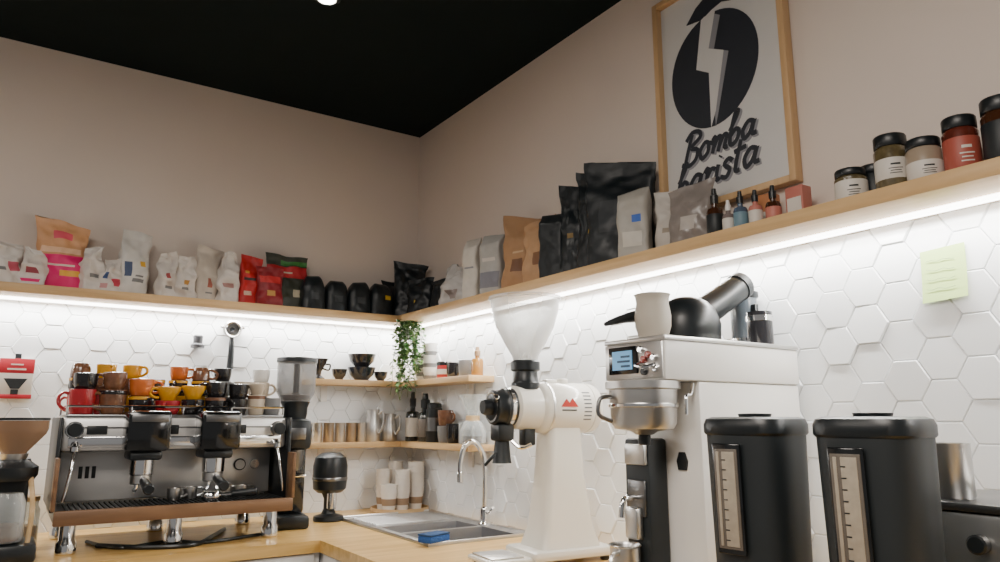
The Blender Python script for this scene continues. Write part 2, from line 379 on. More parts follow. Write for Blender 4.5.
def bottle(name,x,y,z,r,h,col,cap,lab=None,neck=.38):
    b=B(); hb=h*.62
    b.lathe([(0,0),(r*.95,0),(r,.004),(r,hb*.85),(r*.85,hb*.95),(r*neck,hb),(r*neck,h*.72)],col,20)
    b.lathe([(r*neck*1.25,h*.70),(r*neck*1.3,h*.86),(r*neck*.9,h*.88),(r*neck*.7,h),(0,h)],cap,16)
    if lab: b.band([(r*1.0,hb*.15),(r*1.02,hb*.16),(r*1.02,hb*.75),(r*1.0,hb*.76)],lab,20)
    b.done(name,(x,y,z))
AMBG=mat('amber_glass',(.05,.018,.008),.1,var=.1,coat=.5)
PINK=mat('label_pink',(.50,.17,.13),.5); LW=mat('label_white',(.66,.62,.56),.5)
bottle('dropper_bottle',-.13,-2.055,ST,.023,.145,AMBG,BLK,BLKM)
bottle('dropper_bottle',-.13,-2.10,ST,.017,.10,mat('glass_grey',(.20,.16,.15),.1),WHT,LW)
bottle('dropper_bottle',-.13,-2.14,ST,.019,.115,mat('glass_grey2',(.07,.10,.15),.1),BLK,mat('lbl_bl',(.14,.24,.3),.5))
bottle('dropper_bottle',-.12,-2.18,ST,.018,.11,PINK,BLK,LW)
bottle('dropper_bottle',-.10,-2.22,ST,.02,.115,AMBG,BLK,PINK)
b=B(); b.box((-.02,-.025,0),(.02,.025,.10),PINK,.002); b.box((-.021,-.02,.03),(-.0205,.02,.07),LW); b.done('tea_carton',(-.07,-2.275,ST))
b=B(); b.box((-.02,-.025,0),(.02,.025,.11),mat('carton_orange',(.5,.20,.08),.5),.002); b.box((-.021,-.02,.02),(-.0205,.02,.06),LW); b.done('tea_carton',(-.05,-2.17,ST),(0,0,.1))
def jar(x,y,r,h,content,lab,lid=BLK,labr=(.2,.7),txt=None):
    b=B(); hb=h*.8
    b.lathe([(0,0),(r*.94,0),(r,.005),(r,hb*.92),(r*.86,hb)],content,32)
    b.lathe([(r*.93,hb),(r*.95,hb+.001),(r*.95,h-.003),(r*.9,h),(0,h)],lid,32)
    if lab:
        b.band([(r*1.0,hb*labr[0]),(r*1.012,hb*labr[0]+.001),(r*1.012,hb*labr[1]),(r*1.0,hb*labr[1]+.001)],lab,32)
        zc=hb*(labr[0]+labr[1])/2; hh=hb*(labr[1]-labr[0])
        for dz,w,t in ((.18,.55,.09),(-.02,.8,.04),(-.14,.6,.04),(-.26,.7,.04)):
            vs=[];fs=[]; n=8
            for i in range(n+1):
                a=math.radians(218)+(i/n-.5)*w; 
                for z in (zc+dz*hh-t*hh/2,zc+dz*hh+t*hh/2): vs.append((r*1.02*math.cos(a),r*1.02*math.sin(a),z))
            for i in range(n): fs.append([2*i,2*i+2,2*i+3,2*i+1])
            b.add(vs,fs,txt or BLKM)
    b.done('tea_jar',(x,y,ST))
HERB=mat('herb_tea',(.11,.085,.04),.25,var=.7,scale=70,coat=.5); RB=mat('rooibos',(.10,.02,.012),.25,var=.5,scale=60,coat=.5)
REDL=mat('label_red',(.36,.075,.05),.5)
jar(-.12,-2.445,.036,.085,HERB,LW,labr=(.1,.8)); jar(-.06,-2.47,.034,.10,BLKM,None)
jar(-.11,-2.538,.036,.14,HERB,LW,labr=(.3,.72)); jar(-.12,-2.612,.036,.105,mat('milk_jar',(.33,.26,.19),.3,coat=.5),LW,labr=(.15,.6))
jar(-.11,-2.683,.034,.132,RB,REDL,labr=(.12,.78),txt=LW); jar(-.10,-2.757,.036,.150,AMBG,BLKM,labr=(.1,.8),txt=LW)
jar(-.12,-2.86,.038,.14,HERB,LW)
# ------------------------------------------------------------ cups / mugs
def mugmesh(b,r,h,m,inner=None,handle=None,loc=(0,0,0),taper=.82,flip=False):
    prof=[(0,0),(r*taper*.9,0),(r*taper,.003),(r*(taper+.12),h*.35),(r,h*.8),(r,h-.001),(r-.003,h),(r-.005,h-.003),(r-.006,h*.6),(r*taper-.006,.008),(0,.006)]
    M=T(Vector(loc))
    if flip: M=T(Vector(loc)+Vector((0,0,h)))@RX(180)
    b.lathe(prof,m,28,M)
    if handle is not None:
        pts=[(r*.93,0,h*.8),(r+.012,0,h*.86),(r+.026,0,h*.7),(r+.026,0,h*.42),(r+.008,0,h*.22),(r*.86,0,h*.2)]
        b.tube(pts,.005,m,8,4,M@RZ(handle))
def mug(name,x,y,z,r,h,m,handle=None,flip=False,taper=.82,stripe=None):
    b=B(); mugmesh(b,r,h,m,None,handle,taper=taper,flip=flip)
    if stripe: b.band([(r,h*.80),(r+.0006,h*.81),(r+.0006,h*.95),(r,h*.96)],stripe,28)
    return b.done(name,(x,y,z))
MRED=mat('mug_red',(.36,.012,.018),.22,coat=.5); MYEL=mat('mug_yellow',(.66,.32,.012),.22,coat=.5); MBRN=mat('mug_bronze',(.16,.07,.035),.22,var=.8,scale=40,coat=.5)
MORG=mat('mug_orange',(.55,.13,.02),.25,coat=.5,var=.25,scale=30)
MDRK=mat('mug_dark',(.014,.013,.014),.18,coat=.5); MBEI=mat('mug_beige',(.50,.42,.32),.4); MWHT=mat('mug_white',(.8,.79,.76),.25,coat=.3)
MGRY=mat('mug_grey',(.18,.18,.18),.3)
TZ=1.335
F=-.47
row=[(-1.505,MRED,.043,.085,180,None),(-1.412,MBRN,.044,.085,200,MDRK),(-1.325,MDRK,.038,.065,-60,MYEL),(-1.235,MRED,.043,.05,250,None),(-1.15,MDRK,.04,.055,-90,None),(-1.07,MDRK,.038,.065,-30,MBRN),(-.99,MDRK,.036,.06,200,None),(-.92,MBEI,.033,.075,None,MBRN),(-.86,MGRY,.033,.065,None,None)]
for x,m,r,h,a,s in row: mug('coffee_mug',x,F,TZ,r,h,m,a,stripe=s)
row2=[(-1.50,MDRK,.038,.055,120,.085),(-1.412,MBRN,.038,.06,180,.085),(-1.325,MORG,.042,.06,0,.065),(-1.235,MYEL,.042,.05,200,.05),(-1.15,MYEL,.042,.05,20,.055),(-1.07,MDRK,.038,.055,180,.065),(-.99,MDRK,.036,.055,0,.06),(-.92,MBEI,.033,.045,None,.075)]
for x,m,r,h,a,z in row2: mug('coffee_mug',x,F,TZ+z,r,h,m,a,taper=.6 if h<.052 else .82)
for x,m,m2,m3 in ((-1.51,MRED,MDRK,MBRN),(-1.43,MRED,MBRN,MYEL),(-1.345,MYEL,MBRN,MYEL),(-1.265,MDRK,MDRK,None),(-1.185,MYEL,MDRK,MORG),(-1.105,MYEL,MDRK,MBRN),(-1.025,MDRK,MGRY,MDRK),(-.945,MWHT,MBEI,None),(-.875,MDRK,MBEI,MWHT)):
    mug('coffee_mug',x,-.355,TZ,.035,.07,m,90+x*200); mug('coffee_mug',x,-.355,TZ+.07,.034,.06,m2,x*400,stripe=MYEL if m2==MDRK else None)
    if m3: mug('coffee_mug',x,-.355,TZ+.13,.033,.05,m3,x*300,flip=(m3==MBRN))
for x,m in ((-1.47,MDRK),(-1.38,MBEI),(-1.29,MRED),(-1.20,MWHT),(-1.11,MDRK),(-1.02,MWHT),(-.93,MDRK)): mug('coffee_mug',x,-.255,TZ,.034,.075,m,x*500)
# ------------------------------------------------------------ espresso machine
def espresso():
    b=B(); x0,x1=-1.56,-.83
    b.box((x0+.01,-.42,1.045),(x1-.01,-.16,1.21),BRUSH,.004)
    b.box((x0,-.57,1.215),(x1,-.16,1.325),BRUSH,.012)
    b.box((x0+.01,-.56,1.323),(x1-.01,-.17,TZ),DSTEEL,.003)
    b.box((x0+.02,-.575,1.228),(x1-.02,-.568,1.262),CHROME,.002)
    b.box((x0+.02,-.574,1.290),(x1-.02,-.568,1.294),DSTEEL)
    b.box((x0,-.66,.995),(x1,-.15,1.035),DSTEEL,.006)
    b.box((x0-.003,-.685,.998),(x1+.003,-.66,1.042),DKW,.004)
    for i in range(44):
        x=x0+.03+i*(x1-x0-.06)/43; b.box((x,-.65,1.036),(x+.006,-.43,1.042),BLKM)
    for x in (x0-.012,x1): b.box((x,-.67,1.04),(x+.012,-.60,1.20),DKW,.003); b.box((x,-.6,1.03),(x+.012,-.16,1.325),BLK,.003)
    for cx in (-1.315,-1.085):
        b.box((cx-.068,-.665,1.215),(cx+.068,-.52,1.348),BLKG,.014)
        b.box((cx-.056,-.670,1.31),(cx+.056,-.660,1.335),DSTEEL,.002)
        b.box((cx-.05,-.64,1.185),(cx+.05,-.5,1.216),BLK,.01)
        b.cyl((cx,-.57,1.135),(cx,-.57,1.19),.038,CHROME)
        b.cyl((cx,-.57,1.105),(cx,-.57,1.138),.034,STEEL)
        b.cyl((cx,-.60,1.122),(cx,-.635,1.118),.011,CHROME); b.cyl((cx,-.63,1.119),(cx,-.75,1.10),.013,BLK,.017)
        b.tube([(cx-.012,-.57,1.107),(cx-.014,-.57,1.09),(cx-.02,-.57,1.08)],.006,CHROME,8); b.tube([(cx+.012,-.57,1.107),(cx+.014,-.57,1.09),(cx+.02,-.57,1.08)],.006,CHROME,8)
        b.box((cx+.078,-.576,1.268),(cx+.106,-.568,1.300),BLK,.002)
    b.box((-1.49,-.577,1.270),(-1.43,-.568,1.298),BLK,.002)
    b.cyl((-.955,-.42,1.15),(-.955,-.428,1.15),.022,BLK); b.cyl((-.955,-.428,1.15),(-.955,-.43,1.15),.018,WHT)
    b.cyl((-.90,-.42,1.15),(-.90,-.428,1.15),.018,CHROME)
    for i in range(3): b.box((-1.49+i*.02,-.424,1.12),(-1.478+i*.02,-.42,1.16),BLK,.001)
    for x in (x0+.035,x1-.035):
        b.cyl((x,-.575,1.285),(x,-.61,1.285),.022,BLK); b.cyl((x,-.57,1.285),(x,-.58,1.285),.027,CHROME)
    for x,s in ((x0+.04,-1),(x1-.04,1)):
        b.cyl((x,-.60,1.215),(x,-.60,1.235),.014,CHROME)
        b.tube([(x,-.60,1.22),(x+s*.005,-.62,1.17),(x+s*.015,-.63,1.10),(x+s*.02,-.625,1.065)],.005,CHROME,10)
        b.cyl((x,-.60,1.22),(x,-.57,1.24),.012,CHROME)
    zz=1.362
    b.tube([(x0+.01,-.2,zz),(x0+.01,-.55,zz),(x1-.01,-.55,zz),(x1-.01,-.2,zz)],.004,CHROME,8,1)
    for x in (x0+.01,x0+.2,x0+.365,x1-.2,x1-.01): b.cyl((x,-.55,1.33),(x,-.55,zz),.0035,CHROME)
    for x in (x0+.01,x1-.01): b.cyl((x,-.2,1.33),(x,-.2,zz),.004,CHROME)
    for x in (x0+.045,x0+.36,x1-.045):
        for y in (-.58,-.21): b.lathe([(0,.9),(.026,.9),(.03,.905),(.03,.935),(.024,.945),(.024,.997),(0,.997)],CHROME,20,loc=(x,y,0))
    b.done('espresso_machine')
espresso()
for i,x in enumerate((-1.20,-1.14,-1.03,-.97)):
    mug('espresso_cup',x,-.53 if i!=1 else -.5,1.042,.024,.042,STEEL,20)
b=B(); b.lathe([(0,0),(.03,0),(.034,.006),(.034,.02),(.028,.03),(0,.03)],CHROME,24); b.tube([(.03,0,.018),(.07,-.01,.02)],.008,CHROME,10,1); b.cyl((.065,-.009,.02),(.15,-.02,.028),.011,BLK,.015); b.done('portafilter',(-1.09,-.6,1.042),(0,0,-.2))
b=B(); b.tube([(-1.42,-.5,.908),(-1.3,-.62,.908),(-1.15,-.66,.908),(-1.05,-.5,.908),(-.98,-.36,.908)],.008,BLK,8,8)
b.tube([(-1.44,-.38,.906),(-1.36,-.58,.906),(-1.2,-.53,.906),(-1.1,-.62,.906),(-.9,-.55,.906)],.006,BLK,8,8); b.done('power_cable')
# ------------------------------------------------------------ left grinder
BEAN=mat('coffee_beans',(.05,.02,.01),.4,var=.7,scale=90)
def grinder_left():
    b=B()
    b.box((-.085,-.09,0),(.085,.1,.055),BLK,.012)
    b.box((-.05,.02,.05),(.05,.09,.30),BLK,.01)
    for x in (-.06,.06): b.tube([(x,-.05,.05),(x*1.05,-.05,.16),(x*.8,-.03,.26)],.007,BAMB,8)
    b.band([(.045,.06),(.05,.07),(.048,.17),(.036,.2),(.033,.2),(.045,.165),(.046,.075)],GLASS,24,loc=(0,-.035,0))
    b.lathe([(0,.062),(.043,.064),(.042,.11),(0,.115)],mat('coffee_grounds',(.08,.04,.02),.7),24,loc=(0,-.035,0))
    b.lathe([(0,.235),(.06,.235),(.07,.25),(.07,.275),(.05,.29),(.03,.30)],BLK,28)
    b.lathe([(.03,.285),(.035,.30),(.04,.315)],STEEL,24)
    b.band([(.028,.30),(.035,.32),(.08,.375),(.085,.39),(.085,.415),(.082,.415),(.082,.39),(.077,.377),(.03,.32)],AMB,32)
    b.lathe([(0,.315),(.03,.32),(.065,.362),(0,.37)],BEAN,24)
    b.lathe([(0,.416),(.087,.416),(.087,.424),(.0,.424)],BLK,32)
    b.done('coffee_grinder',(-1.682,-.60,.9))
grinder_left()
b=B(); b.band([(.038,.0),(.04,.004),(.04,.12),(.033,.135),(.033,.15),(.030,.15),(.030,.134),(.037,.118),(.037,.005)],GLASS,28); b.lathe([(0,.0),(.036,.001),(.036,.07),(0,.075)],mat('jar_sugar',(.45,.30,.18),.6,var=.4,scale=60),24); b.lathe([(0,.15),(.036,.15),(.036,.165),(0,.167)],BAMB,24); b.done('glass_jar',(-1.625,-.36,.9))
def grinder_black():
    b=B()
    b.box((-.06,-.11,0),(.06,.10,.05),BLK,.012)
    b.box((-.052,-.02,.05),(.052,.09,.33),BLKG,.014)
    b.box((-.058,-.10,.30),(.058,.10,.42),BLK,.022)
    b.lathe([(.02,.22),(.03,.24),(.034,.30)],DSTEEL,20,loc=(0,-.07,0))
    b.tube([(-.03,-.02,.20),(-.035,-.09,.20),(.035,-.09,.20),(.03,-.02,.20)],.005,CHROME,8,2)
    b.box((-.03,-.107,.34),(.03,-.099,.385),DSTEEL,.002)
    b.cyl((.052,.02,.37),(.075,.02,.37),.02,CHROME)
    b.lathe([(.045,.42),(.05,.44),(.05,.465),(.06,.49),(0,.49)],BLK,28)
    b.band([(.055,.485),(.078,.53),(.078,.650),(.074,.650),(.074,.53),(.052,.488)],HOP2,32,closed=True)
    b.lathe([(0,.491),(.052,.495),(.062,.515),(.0,.530)],BEAN,24)
    b.cyl((0,0,.50),(0,0,.645),.012,BLK)
    b.lathe([(0,.650),(.082,.650),(.082,.667),(.03,.675),(0,.675)],BLK,32)
    b.done('espresso_grinder',(-.735,-.37,.9),(0,0,-.15))
grinder_black()
def tamper():
    b=B()
    b.lathe([(0,0),(.06,0),(.064,.006),(.062,.02),(.03,.03),(.022,.05)],BLK,28)
    b.lathe([(.022,.04),(.022,.09),(.035,.12)],BLKM,24); b.cyl((0,-.03,.05),(0,-.03,.12),.02,CHROME)
    b.lathe([(.0,.11),(.05,.115),(.068,.13),(.072,.17),(.072,.225),(.064,.26),(.04,.278),(0,.282)],BLK,32)
    b.band([(.0718,.165),(.074,.168),(.074,.176),(.0718,.179)],DSTEEL,32)
    b.done('automatic_tamper',(-.545,-.30,.9))
tamper()
# ------------------------------------------------------------ sink
def sink():
    b=B(); x0,x1,y0,y1=-.50,-.05,-1.10,-.28; z0,z1=.9,.905
    bowls=[(-.455,-.115,-.80,-.63),(-.455,-.115,-1.06,-.83)]
    b.box((x0,y0,z0),(x1,-1.06,z1),SINKM); b.box((x0,-.83,z0),(x1,-.80,z1),SINKM); b.box((x0,-.63,z0),(x1,y1,z1),SINKM)
    for y,Y in ((-1.06,-.83),(-.80,-.63)):
        b.box((x0,y,z0),(-.455,Y,z1),SINKM); b.box((-.115,y,z0),(x1,Y,z1),SINKM)
    for X0,X1,Y0,Y1 in bowls:
        d=.745; vs=[(X0,Y0,z1),(X1,Y0,z1),(X1,Y1,z1),(X0,Y1,z1),(X0+.02,Y0+.02,d),(X1-.02,Y0+.02,d),(X1-.02,Y1-.02,d),(X0+.02,Y1-.02,d)]
        b.add(vs,[[0,1,5,4],[1,2,6,5],[2,3,7,6],[3,0,4,7],[4,5,6,7]],BOWLM)
        b.cyl(((X0+X1)/2,(Y0+Y1)/2,d),((X0+X1)/2,(Y0+Y1)/2,d+.003),.03,DSTEEL)
    for i in range(9):
        y=-.34-i*.028; b.cyl((x0+.05,y,z1+.001),(x1-.06,y,z1+.001),.005,SINKM,seg=8)
    b.tube([(x0+.006,y0+.006,z1+.002),(x1-.006,y0+.006,z1+.002),(x1-.006,y1-.006,z1+.002),(x0+.006,y1-.006,z1+.002)],.005,STEEL,8,1,closed=True)
    b.done('kitchen_sink')
sink()
def faucet():
    b=B()
    b.lathe([(0,0),(.027,0),(.027,.006),(.02,.012),(.019,.06),(.014,.07)],CHROME,24)
    b.tube([(0,0,.06),(0,0,.22),(-.012,.006,.285),(-.045,.018,.325),(-.078,.032,.305),(-.092,.038,.25),(-.094,.038,.20)],.0105,CHROME,14,6)
    b.cyl((-.094,.038,.205),(-.094,.038,.165),.013,CHROME)
    b.tube([(.0,-.018,.045),(-.01,-.05,.055),(-.02,-.09,.075)],.006,CHROME,8)
    b.done('kitchen_faucet',(-.083,-.80,.905))
faucet()
b=B(); b.box((-.05,-.03,0),(.05,.03,.022),mat('sponge_blue',(.02,.09,.34),.9,bump=.6,scale=120),.005); b.box((-.05,-.03,.022),(.05,.03,.028),mat('scourer',(.02,.06,.16),.95),.002); b.done('kitchen_sponge',(-.465,-1.075,.912),(0,0,.35))
b=B(); b.lathe([(0,0),(.13,0),(.135,.004),(.135,.02),(.13,.02),(.128,.008),(0,.008)],BAMB,40); b.done('wooden_tray',(-.15,-.17,.9))
PAP=mat('paper_cup',(.78,.73,.66),.55,var=.02); PAPB=mat('cup_band',(.32,.22,.14),.6)
for k,(x,y,n,r) in enumerate(((-.215,-.125,7,.035),(-.14,-.095,9,.036),(-.16,-.215,7,.035),(-.075,-.185,9,.038),(-.225,-.21,3,.038))):
    b=B(); h=.085
    for i in range(n):
        z=i*.016; b.lathe([(r*.72,z),(r*.72,z+.002),(r*.97,z+h-.004),(r*1.04,z+h-.003),(r*1.04,z+h),(r*.95,z+h),(r*.7,z+.004),(0,z+.004)],PAP,26)
        if i==0: b.band([(r*.80,z+.025),(r*.815,z+.025),(r*.905,z+.055),(r*.885,z+.055)],PAPB,26)
    b.done('paper_cup_stack',(x,y,.908))
# ------------------------------------------------------------ bulk coffee grinder
def ek():
    b=B()
    b.box((-.10,-.095,.012),(.19,.095,.042),CREAM,.012); b.box((-.235,-.08,.010),(-.08,.08,.026),CREAM,.008)
    b.box((-.225,-.065,.026),(-.12,.065,.031),STEEL,.002)
    for x in (-.2,.16):
        for y in (-.07,.07): b.cyl((x,y,0),(x,y,.013),.014,BLK)
    def sec(z,xa,xb,w): return [(xa,-w,z),(xb,-w,z),(xb,w,z),(xa,w,z)]
    S=[sec(.038,-.062,.150,.078),sec(.10,-.042,.132,.064),sec(.25,-.024,.112,.052),sec(.42,-.012,.102,.048)]
    bm=bmesh.new(); prev=None
    for s_ in S:
        cur=[bm.verts.new(p) for p in s_]
        if prev:
            for i in range(4): bm.faces.new([prev[i],prev[(i+1)%4],cur[(i+1)%4],cur[i]])
        else: bm.faces.new(cur[::-1])
        prev=cur
    bm.faces.new(prev)
    ed=[e for e in bm.edges if abs(e.verts[0].co.z-e.verts[1].co.z)>.01]
    bmesh.ops.bevel(bm,geom=ed,offset=.02,segments=4,profile=.5,affect='EDGES'); bm.verts.index_update()
    b.add([v.co.copy() for v in bm.verts],[[v.index for v in f.verts] for f in bm.faces],CREAM); bm.free()
    zc=.455; Mx=T((0,0,zc))@RY(90)
    b.lathe([(0,-.13),(.055,-.13),(.066,-.12),(.068,-.05),(.068,-.045),(.073,-.04),(.079,-.03),(.079,.13),(.077,.132),(.077,.136),(.079,.138),(.078,.155),(.072,.168),(.055,.172),(0,.172)],CREAM,44,Mx)
    b.band([(.0785,-.02),(.0805,-.018),(.0805,-.012),(.0785,-.01)],STEEL,40,Mx)
    VG=mat('vent_grey',(.12,.12,.12),.5)
    for i in range(8):
        b.box((.092,-.0797,-.0022),(.120,-.077,.0022),VG,0,T((0,0,zc))@Matrix.Rotation(math.radians(-36+i*9),4,'X'))
    b.lathe([(0,-.225),(.02,-.225),(.024,-.215),(.024,-.195),(.04,-.195),(.052,-.19),(.054,-.165),(.058,-.16),(.058,-.128),(0,-.128)],BLK,36,Mx)
    b.band([(.058,-.15),(.060,-.148),(.060,-.138),(.058,-.136)],CHROME,36,Mx)
    b.band([(.040,-.1955),(.046,-.1955)],CHROME,36,Mx)
    b.cyl((-.195,-.03,zc+.02),(-.205,-.055,zc+.03),.008,CHROME)
    b.box((-.185,-.03,zc-.10),(-.13,.03,zc-.05),BLK,.008)
    b.lathe([(.030,zc-.165),(.028,zc-.16),(.022,zc-.10)],BLKM,20,loc=(-.158,0,0))
    b.tube([(-.14,-.03,zc-.10),(-.12,-.05,zc-.12),(-.09,-.06,zc-.11)],.006,CHROME,8)
    b.tube([(-.17,0,zc-.13),(-.20,-.01,zc-.15),(-.215,0,zc-.17)],.005,BLK,8)
    b.box((-.09,-.02,zc-.115),(-.05,.02,zc-.06),BLK,.006)
    hx=-.075
    b.lathe([(.044,zc+.055),(.044,zc+.075),(.040,zc+.08),(.038,zc+.11),(.046,zc+.115),(.046,zc+.14),(.040,zc+.145),(0,zc+.145)],BLK,28,loc=(hx,0,0))
    H=[(.036,zc+.140),(.042,zc+.16),(.066,zc+.20),(.092,zc+.25),(.106,zc+.30),(.110,zc+.335)]
    b.band(H+[(.116,zc+.337),(.116,zc+.345),(.107,zc+.345)]+[(r-.004,z) for r,z in H[::-1]],HOP,44,loc=(hx,0,0),closed=True)
    RDM=mat('emblem_red',(.45,.03,.02),.4)
    Me=Matrix(((1,0,0,.036),(0,0,-1,-.0785),(0,1,0,zc+.002),(0,0,0,1)))
    b.prism([(-.030,0),(-.011,.024),(0,.011),(.011,.026),(.032,0)],.003,RDM,Me); b.box((.010,-.0805,zc-.010),(.062,-.077,zc-.006),BLK)
    b.cyl((.06,0,zc+.075),(.06,0,zc+.092),.02,CREAM); b.box((-.01,-.02,zc+.07),(.03,.02,zc+.088),CREAM,.004)
    b.done('bulk_coffee_grinder',(-.305,-1.50,.9),(0,0,math.radians(-6)))
ek()
# ------------------------------------------------------------ batch brewer
def brewer():
    b=B(); x0,x1,y0,y1=-.52,-.030,-2.212,-2.02
    b.box((x0,y0,1.405),(x1,y1,1.495),WHT,.006)
    b.box((x0-.003,y0-.003,1.494),(x1,y1+.003,1.505),STEEL,.003)
    b.box((x0-.006,y0+.004,1.41),(x0,y1-.004,1.492),STEEL,.002)
    b.box((-.41,y0+.004,.93),(x1,y1-.004,1.405),WHT,.006)
    b.box((-.55,y0-.005,.912),(x1,y1+.005,.935),STEEL,.004)
    for x in (-.52,-.08):
        for y in (y0+.03,y1-.03): b.cyl((x,y,.9),(x,y,.914),.015,BLK)
    SCR=mat('display_blue',(.10,.30,.52),.3,emit=.5,var=.15,scale=40); TXT=mat('display_text',(.02,.06,.12),.4)
    b.box((x0-.010,-2.135,1.422),(x0-.005,-2.040,1.486),BLKG,.002); b.box((x0-.012,-2.120,1.432),(x0-.0095,-2.055,1.476),SCR)
    for i in range(3): b.box((x0-.0125,-2.114,1.438+i*.011),(x0-.0118,-2.114+.03+.012*(i%2),1.443+i*.011),TXT)
    RDM=mat('knob_red',(.30,.04,.025),.35,coat=.4)
    for y,z,m in ((-2.148,1.475,CHROME),(-2.155,1.452,RDM),(-2.170,1.462,RDM),(-2.188,1.455,CHROME),(-2.192,1.43,CHROME),(-2.155,1.425,BLK)):
        b.cyl((x0-.004,y,z),(x0-.016,y,z),.008,m,seg=16)
    b.tube([(x0-.01,-2.145,1.445),(x0-.03,-2.15,1.438),(x0-.03,-2.18,1.433),(x0-.01,-2.19,1.44)],.004,CHROME,8)
    c=(-.502,-2.122,0)
    b.lathe([(0,1.285),(.02,1.285),(.03,1.292),(.066,1.298),(.074,1.31),(.078,1.385),(.086,1.388),(.086,1.404),(0,1.404)],STEEL,40,loc=c)
    b.band([(.0762,1.345),(.080,1.347),(.080,1.353),(.0765,1.355)],CHROME,40,loc=c)
    b.tube([(-.575,-2.095,1.370),(-.600,-2.085,1.365),(-.605,-2.085,1.33),(-.575,-2.095,1.315)],.005,DSTEEL,10)
    b.cyl((-.502,-2.122,1.262),(-.502,-2.122,1.286),.014,BLK)
    b.box((-.475,-2.105,.935),(-.412,-2.025,1.275),BLKM,.008); b.box((-.485,-2.10,1.215),(-.47,-2.035,1.262),STEEL,.003)
    b.box((-.482,-2.095,1.10),(-.474,-2.04,1.18),DSTEEL,.002)
    b.box((-.50,-2.085,1.05),(-.476,-2.045,1.12),STEEL,.006)
    b.tube([(-.48,-2.068,1.14),(-.52,-2.068,1.14),(-.53,-2.068,1.10)],.007,CHROME,10)
    b.prism([(-.012,-.02),(.012,-.02),(.016,.0),(.008,.02),(-.008,.02),(-.016,0)],.004,BLK,Matrix(((0,0,-1,-.41),(-1,0,0,-2.150),(0,1,0,1.225),(0,0,0,1))))
    b.tube([(-.415,-2.195,1.40),(-.43,-2.20,1.375),(-.45,-2.205,1.37),(-.452,-2.205,1.33)],.004,CHROME,8)
    for i in range(6): b.box((-.16+i*.015,y0+.002,1.0),(-.152+i*.015,y0+.0045,1.15),DSTEEL)
    b.done('batch_coffee_brewer')
brewer()
b=B(); b.lathe([(0,0),(.034,0),(.036,.004),(.034,.1),(.038,.104),(.036,.106),(.032,.1),(.033,.006),(0,.006)],STEEL,28)
b.tube([(.034,0,.09),(.065,0,.085),(.065,0,.03),(.034,0,.02)],.005,STEEL,8,4,RZ(200)); b.done('steel_pitcher',(-.515,-2.06,.935))
b=B(); b.lathe([(0,0),(.03,0),(.034,.003),(.042,.03),(.043,.055),(.038,.085),(.040,.100),(.043,.106),(.040,.106),(.036,.095),(.034,.08),(.039,.05),(.03,.008),(0,.006)],mat('ceramic_cream',(.46,.41,.34),.5),32)
b.done('ceramic_tumbler',(-.463,-2.125,1.505))
def kettle():
    b=B()
    b.lathe([(0,0),(.066,0),(.076,.012),(.078,.05),(.066,.085),(.048,.105),(.03,.114),(0,.118)],BLK,36,sx=1.15)
    d=Vector((.20,-.03,.12)).normalized()
    p=Vector((.195,-.035,.165))
    b.tube([(.0,0,.055),(.09,-.012,.10),p],lambda t:.041-.006*t,BLK,24,4)
    b.tube([p-d*.015,p+d*.006],.0375,BLKM,24,1); b.tube([p+d*.0062,p+d*.008],.029,mat('spout_hole_shade',(.003,.003,.003),.9),24,1)  # solid near-black disc paints the shade inside the spout opening
    b.tube([(-.04,.01,.07),(-.10,.035,.068),(-.17,.058,.055),(-.24,.060,.035)],lambda t:.032-.027*t**.7,BLK,16,4)
    b.done('pour_over_kettle',(-.315,-2.10,1.505),(0,0,math.radians(6)))
kettle()
b=B(); b.lathe([(0,0),(.030,0),(.032,.004),(.032,.085),(.029,.085),(.029,.008),(0,.008)],mat('smoked_glass',(.03,.03,.035),.08,coat=.5),28)
b.band([(.032,.06),(.034,.061),(.034,.075),(.032,.076)],CHROME,28); b.done('glass_tumbler',(-.13,-2.176,1.505))
b=B(); b.lathe([(0,0),(.034,0),(.036,.004),(.036,.14),(.033,.14),(.033,.008),(0,.008)],mat('grey_plastic',(.10,.12,.14),.12,coat=.5),28)
b.lathe([(.0,.14),(.038,.14),(.041,.145),(.041,.157),(.03,.162),(0,.164)],BLK,28); b.box((-.006,-.052,.02),(.006,-.034,.12),BLK,.003); b.band([(.036,.02),(.0375,.021),(.0375,.03),(.036,.031)],CHROME,28); b.done('coffee_press',(-.058,-2.075,1.505),(0,0,-.2))
